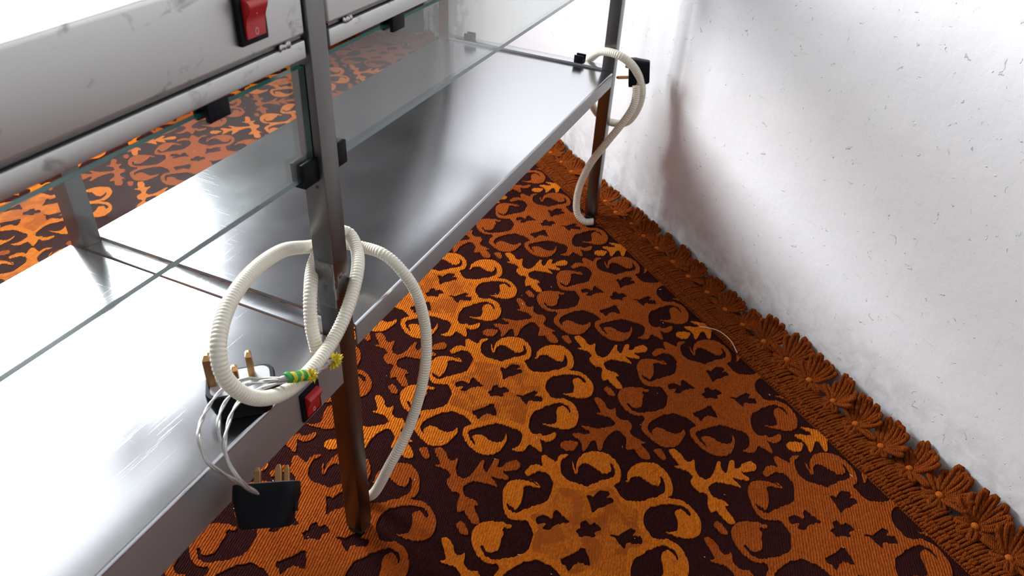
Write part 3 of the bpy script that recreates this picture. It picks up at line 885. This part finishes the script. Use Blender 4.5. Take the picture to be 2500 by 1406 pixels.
while t > BACK_U + 0.06:
    s = random.uniform(0.86, 1.04)
    up = random.uniform(0.9, 1.15) if t > -0.12 else random.uniform(0.5, 0.7)      # the fringe stands up where it is pushed against the wall
    put_rosette(RW(t, WALL_V + 0.0405 + random.uniform(-.003, .003), 0.001), rz_wall, k, (s, -s, up))
    t -= 0.0560 + random.uniform(-.004, .004); k += 1
t = WALL_V + 0.10
while t < 0.2:
    s = random.uniform(0.9, 1.1)
    put_rosette(RW(BACK_U + 0.043, t, 0.001), rz_wall + math.pi / 2, k, (s, s, 0.7))
    t += 0.056 + random.uniform(-.004, .004); k += 1

# ------------------------------------------------------------------ conduits, wires and plugs
def hose(name, ctrl, r, parent, pitch=0.0036):
    pts = catmull([Vector((x, y, z + S)) for x, y, z in ctrl], pitch / 4)
    rad = [r * (1.0, 0.97, 0.875, 0.97)[i % 4] for i in range(len(pts))]
    bm = bmesh.new()
    bm_tube(bm, pts, rad, 16)
    return mesh_obj(name, bm, HOSE_M, parent, True, 75)
def wire(ctrl, r, parent, name='wire'):
    base = catmull([Vector((x, y, z + S)) for x, y, z in ctrl], 0.004)
    bm = bmesh.new()
    n = len(base)
    for ph in (0.0, math.pi):
        pts = []
        for i, p in enumerate(base):
            t = (base[min(i + 1, n - 1)] - base[max(i - 1, 0)]).normalized()
            a = t.cross(Vector((0, 0, 1)))
            a = a.normalized() if a.length > 1e-4 else Vector((1, 0, 0))
            b = t.cross(a)
            w = i * 0.55 + ph
            pts.append(p + (a * math.cos(w) + b * math.sin(w)) * r * 0.8)
        bm_tube(bm, pts, r, 6)
    return mesh_obj(name, bm, WIRE, parent, True, 80)
def plug(parent, loc, rot, pins, face=PLUG_SHEEN, size=(0.054, 0.036, 0.030), grip=True):
    """three pin plug; local +z = pin side"""
    w, d, h = size
    M4 = Matrix.Translation(loc) @ rot.to_4x4()
    def outline(z, s):
        pts = []
        a, b, cr = w / 2 * s, d / 2 * s, 0.010 * s
        for cx_, cy_, a0 in ((a - cr, b - cr, 0), (-a + cr, b - cr, 90), (-a + cr, -b + cr, 180), (a - cr, -b + cr, 270)):
            for k in range(5):
                an = math.radians(a0 + 22.5 * k)
                pts.append(M4 @ Vector((cx_ + cr * math.cos(an), cy_ + cr * math.sin(an) - (0.002 if z < h * 0.4 else 0), z)))
        return pts
    bm = bmesh.new()
    steps = [(0.0, 0.72), (0.0025, 0.80), (h * 0.35, 0.88), (h * 0.62, 0.97), (h * 0.68, 1.0), (h - 0.0015, 1.0), (h, 0.97)]
    bm_prism(bm, lambda t: outline(*t), steps)
    body = tag(mesh_obj('plug', bm, BLACK, parent, True, 40), 'black plastic three pin plug')
    bm = bmesh.new()
    bm_prism(bm, lambda t: [M4 @ Vector(((M4.inverted() @ q).x, (M4.inverted() @ q).y, t)) for q in outline(h, 0.86)], [h - 0.001, h + 0.0005])
    mesh_obj('plug_face', bm, face, body, False)
    bm = bmesh.new()                                   # ridged grip at the cord end
    for k in range(3 if grip else 0):
        bm_box(bm, w / 2 + 0.0005 + k * 0.0035, w / 2 + 0.003 + k * 0.0035, -0.006 + k * 0.0008, 0.006 - k * 0.0008, h * 0.30, h * 0.30 + 0.011, 0.0006, 1, 0, M4)
    bm_box(bm, w / 2 - 0.003, w / 2 + (0.010 if grip else -0.001), -0.0042, 0.0042, h * 0.32, h * 0.30 + 0.009, 0.0006, 1, 0, M4)
    mesh_obj('cord_grip', bm, BLACK, body, True)
    for px, py, pw, pd, ph in pins:
        bm = bmesh.new()
        rings = []
        for z, s in ((h - 0.002, 1.0), (h + ph - 0.004, 1.0), (h + ph, 0.45)):
            rings.append((z, s))
        bm_prism(bm, lambda t: [M4 @ Vector((px + sx * pw / 2 * t[1], py + sy * pd / 2 * t[1], t[0])) for sx, sy in ((-1, -1), (1, -1), (1, 1), (-1, 1))], rings)
        bmesh.ops.bevel(bm, geom=list(bm.edges), offset=0.0004, segments=1, affect='EDGES')
        tag(mesh_obj('pin', bm, BRASS, body), 'worn brass pin')
    return body

HOSE = [(0.050, 0.040, -0.3445), (0.057, 0.018, -0.335), (0.0570, -0.012, -0.262), (0.0848, -0.03, -0.2012), (0.1071, -0.04, -0.1272), (0.1225, -0.036, -0.0684), (0.12, -0.026, -0.0093), (0.1127, -0.01, 0.0262), (0.1117, 0.014, 0.0424), (0.1112, 0.045, 0.0435), (0.0797, 0.056, 0.0636), (0.0306, 0.054, 0.0863), (-0.0243, 0.042, 0.1161), (-0.0813, 0.028, 0.1312), (-0.1344, 0.01, 0.1347), (-0.1715, -0.008, 0.1229), (-0.1804, -0.018, 0.0952), (-0.1626, -0.024, 0.0612), (-0.1301, -0.026, 0.0384), (-0.0884, -0.024, 0.0295), (-0.0412, -0.02, 0.0332), (-0.0021, -0.015, 0.0501), (0.0374, -0.002, 0.0691), (0.066, 0.018, 0.0758), (0.0761, 0.036, 0.0848), (0.0509, 0.041, 0.0932), (0.0146, 0.036, 0.0812), (-0.0189, 0.018, 0.0709), (-0.0382, 0.006, 0.0456), (-0.0462, -0.004, 0.0169)]
cord = empty('power_cord', (0.0, -0.01, S + 0.02))
tag(cord, 'ivory corrugated conduit looped around the near post, its wires ending in two black plugs', 'cord')
hose('conduit', HOSE, 0.0073, cord)
W1 = [(-0.0469, -0.004, 0.0129), (-0.0439, -0.014, 0.0067), (-0.0682, -0.028, 0.0226), (-0.1028, -0.034, 0.0427), (-0.1229, -0.03, 0.0553), (-0.129, -0.0106, 0.05), (-0.1391, 0.0043, 0.052), (-0.1576, 0.0148, 0.05), (-0.188, 0.005, 0.0554), (-0.2202, -0.018, 0.0661), (-0.2317, -0.034, 0.0535), (-0.2225, -0.044, 0.0289), (-0.2054, -0.05, -0.0061)]
W2 = [(-0.0469, -0.004, 0.0129), (-0.0445, -0.016, 0.0069), (-0.0721, -0.03, 0.0243), (-0.1053, -0.036, 0.044), (-0.1233, -0.03, 0.0536), (-0.1338, -0.0098, 0.05), (-0.1464, 0.0037, 0.048), (-0.1691, 0.004, 0.0468), (-0.1945, -0.012, 0.0491), (-0.2077, -0.028, 0.039), (-0.2144, -0.044, 0.0204), (-0.2034, -0.05, -0.0094)]
W3 = [(-0.0469, -0.004, 0.0129), (-0.0433, -0.012, 0.0066), (-0.0686, -0.026, 0.0238), (-0.1026, -0.034, 0.0441), (-0.1237, -0.03, 0.0513), (-0.1427, -0.012, 0.0481), (-0.1636, -0.006, 0.0465), (-0.1909, -0.018, 0.046), (-0.2107, -0.032, 0.039), (-0.2141, -0.046, 0.0142), (-0.2023, -0.05, -0.0117)]
W4 = [(-0.0469, -0.004, 0.0129), (-0.0461, -0.014, 0.0067), (-0.103, -0.034, 0.0418), (-0.121, -0.028, 0.0519), (-0.1245, -0.0127, 0.042), (-0.1256, 0.0021, 0.030)]
for w_ in (W1, W2, W3, W4):
    wire(w_, 0.0011, cord)
def tape_sleeve(a, b, r, parent):
    a, b = Vector(a), Vector(b)
    n = 22
    bm = bmesh.new()
    pts = [a.lerp(b, i / n) + Vector((0, 0, 0.0006 * math.sin(i * 1.7))) for i in range(n + 1)]
    bm_tube(bm, pts, [r * (1 + 0.10 * math.sin(i * 2.1)) for i in range(n + 1)], 12)
    bm.faces.ensure_lookup_table()
    for f in bm.faces:
        c = f.calc_center_median()
        q = (c - a).dot((b - a).normalized()) / (b - a).length
        f.material_index = int(q * 5.999) % 2
    return tag(mesh_obj('striped_tape', bm, [GREEN, YELLOW], parent, True, 80), 'green and yellow striped tape round the wires')
tape_sleeve((-0.1229, -0.030, S + 0.0545), (-0.1000, -0.0345, S + 0.0415), 0.0052, cord)
def rag(name, centre, r, seed, parent, stretch):
    bm = bmesh.new()
    bmesh.ops.create_icosphere(bm, subdivisions=4, radius=r)
    for v in bm.verts:
        q = v.co.normalized()
        k = 0.45 + 1.1 * abs(noise.noise(q * 2.3 + Vector((seed, 0, 0)))) + 0.5 * noise.noise(q * 5 + Vector((0, seed, 0)))
        v.co = Vector(centre) + Vector((q.x * stretch[0], q.y * stretch[1], q.z * stretch[2])) * r * max(0.3, k)
    return tag(mesh_obj(name, bm, YELLOW, parent, True, 50), 'crumpled yellow tape end')
rag('tape_knot', (-0.096, -0.0365, S + 0.0385), 0.0062, 2.0, cord, (1.1, 0.9, 1.0))
rag('tape_knot', (-0.0250, -0.0085, S - 0.0100), 0.0095, 5.0, cord, (1.25, 0.6, 0.9))
wire([(-0.0439, -0.014, 0.0067), (-0.036, -0.012, 0.000), (-0.027, -0.0085, -0.009)], 0.0010, cord)
a1 = math.atan2(-0.043, 0.040)
plug(cord, (-0.1285, 0.0235, S + 0.0005), Matrix.Rotation(a1, 3, 'Z'),
     [(-0.0250, 0.0030, 0.0080, 0.0105, 0.0370), (0.0112, 0.0060, 0.0060, 0.0085, 0.0300), (-0.0030, -0.0030, 0.0060, 0.0085, 0.0230)], size=(0.064, 0.040, 0.032))
px = Vector((0.41, -0.91, 0.05)); pz = Vector((0.516, 0.277, 0.81)) + Vector((0.75, 0.307, -0.584)) * 0.25
pz = (pz - px * pz.dot(px) / px.length_squared).normalized(); px.normalize(); py = pz.cross(px)
rot2 = Matrix((px, py, pz)).transposed() @ Matrix.Rotation(math.radians(-4), 3, 'Y')
plug(cord, Vector((-0.2035, -0.053, S - 0.0560)), rot2,
     [(-0.0100, 0.004, 0.0060, 0.0050, 0.0150), (0.0105, 0.001, 0.0060, 0.0050, 0.0165), (0.0170, 0.006, 0.0050, 0.0050, 0.0155)], size=(0.058, 0.036, 0.040), grip=False)

far = empty('power_cord', (L + 0.01, -0.02, FL))
tag(far, 'ivory corrugated conduit wound around the far post beside the white wall, with one black plug', 'cord')
FA = [(1.003, 0.0771, -0.0116), (1.0, 0.0601, 0.0101), (0.965, 0.030, 0.0384), (0.950, -0.0141, 0.0413), (0.965, -0.0439, 0.0162), (0.978, -0.0611, -0.025), (0.985, -0.0579, -0.07), (0.99, -0.0369, -0.1097), (1.0, 0.0018, -0.1222), (1.004, 0.0308, -0.1129), (1.004, 0.0472, -0.0956), (1.004, 0.062, -0.07)]
FB = [(0.945, -0.004, -0.344), (0.936, 0.016, -0.3438), (0.938, 0.036, -0.322), (0.943, 0.0383, -0.2694), (0.946, 0.0205, -0.2061), (0.948, -0.008, -0.1511), (0.952, -0.0379, -0.0971), (0.958, -0.0532, -0.0614), (0.964, -0.0547, -0.0366), (0.966, -0.051, -0.0162)]
hose('conduit', FA, 0.0086, far, 0.0042)
hose('conduit', FB, 0.0082, far, 0.0042)
for k in range(3):
    wire([(0.966, -0.051 + (k - 1) * 0.003, -0.020), (0.972, -0.046 + (k - 1) * 0.003, 0.004), (0.986, -0.043, 0.018)], 0.0012, far)
fz = Vector((-0.25, 0.94, -0.12)).normalized()             # pins point along the wall side, toward the post
fx = Vector((-0.1, -0.12, -0.98)); fx = (fx - fz * fx.dot(fz)).normalized(); fy = fz.cross(fx)
plug(far, Vector((0.992, -0.0690, S + 0.0060)), Matrix((fx, fy, fz)).transposed(),
     [(0.010, 0.0, 0.0060, 0.0060, 0.0260), (-0.012, 0.004, 0.0050, 0.0050, 0.0080), (-0.012, -0.006, 0.0050, 0.0050, 0.0080)], size=(0.056, 0.040, 0.042))

# ------------------------------------------------------------------ lint and threads on the rug
LINT = new_mat('pale_lint', (0.70, 0.66, 0.58), 0.8)
bm = bmesh.new()
rnd = random.Random(11)
for k in range(150):
    u, v = rnd.uniform(-1.7, 0.45), rnd.uniform(-0.74, 0.25)
    a, ln = rnd.uniform(0, 6.28), rnd.choice((0.001, 0.0015, 0.002, 0.003, 0.0055))
    p = RW(u, v, FL + 0.0024)
    d = Vector((math.cos(a), math.sin(a), rnd.uniform(-0.05, 0.25)))
    bm_tube(bm, [p, p + d * ln * 0.5 + Vector((0, 0, 0.0004)), p + d * ln], rnd.uniform(0.0002, 0.0005), 5)
o = mesh_obj('lint', bm, LINT)
tag(o, 'pale lint specks scattered over the patterned rug', 'lint', kind='stuff')
bm = bmesh.new()
bm_tube(bm, catmull([RW(-0.20, -0.722, FL + 0.004), RW(-0.185, -0.735, FL + 0.007), RW(-0.165, -0.741, FL + 0.012), RW(-0.135, -0.742, FL + 0.013), RW(-0.105, -0.735, FL + 0.008)], 0.003), 0.0006, 6)
tag(mesh_obj('loose_thread', bm, LINT), 'loose pale thread lying across the stitched rug edge', 'thread')
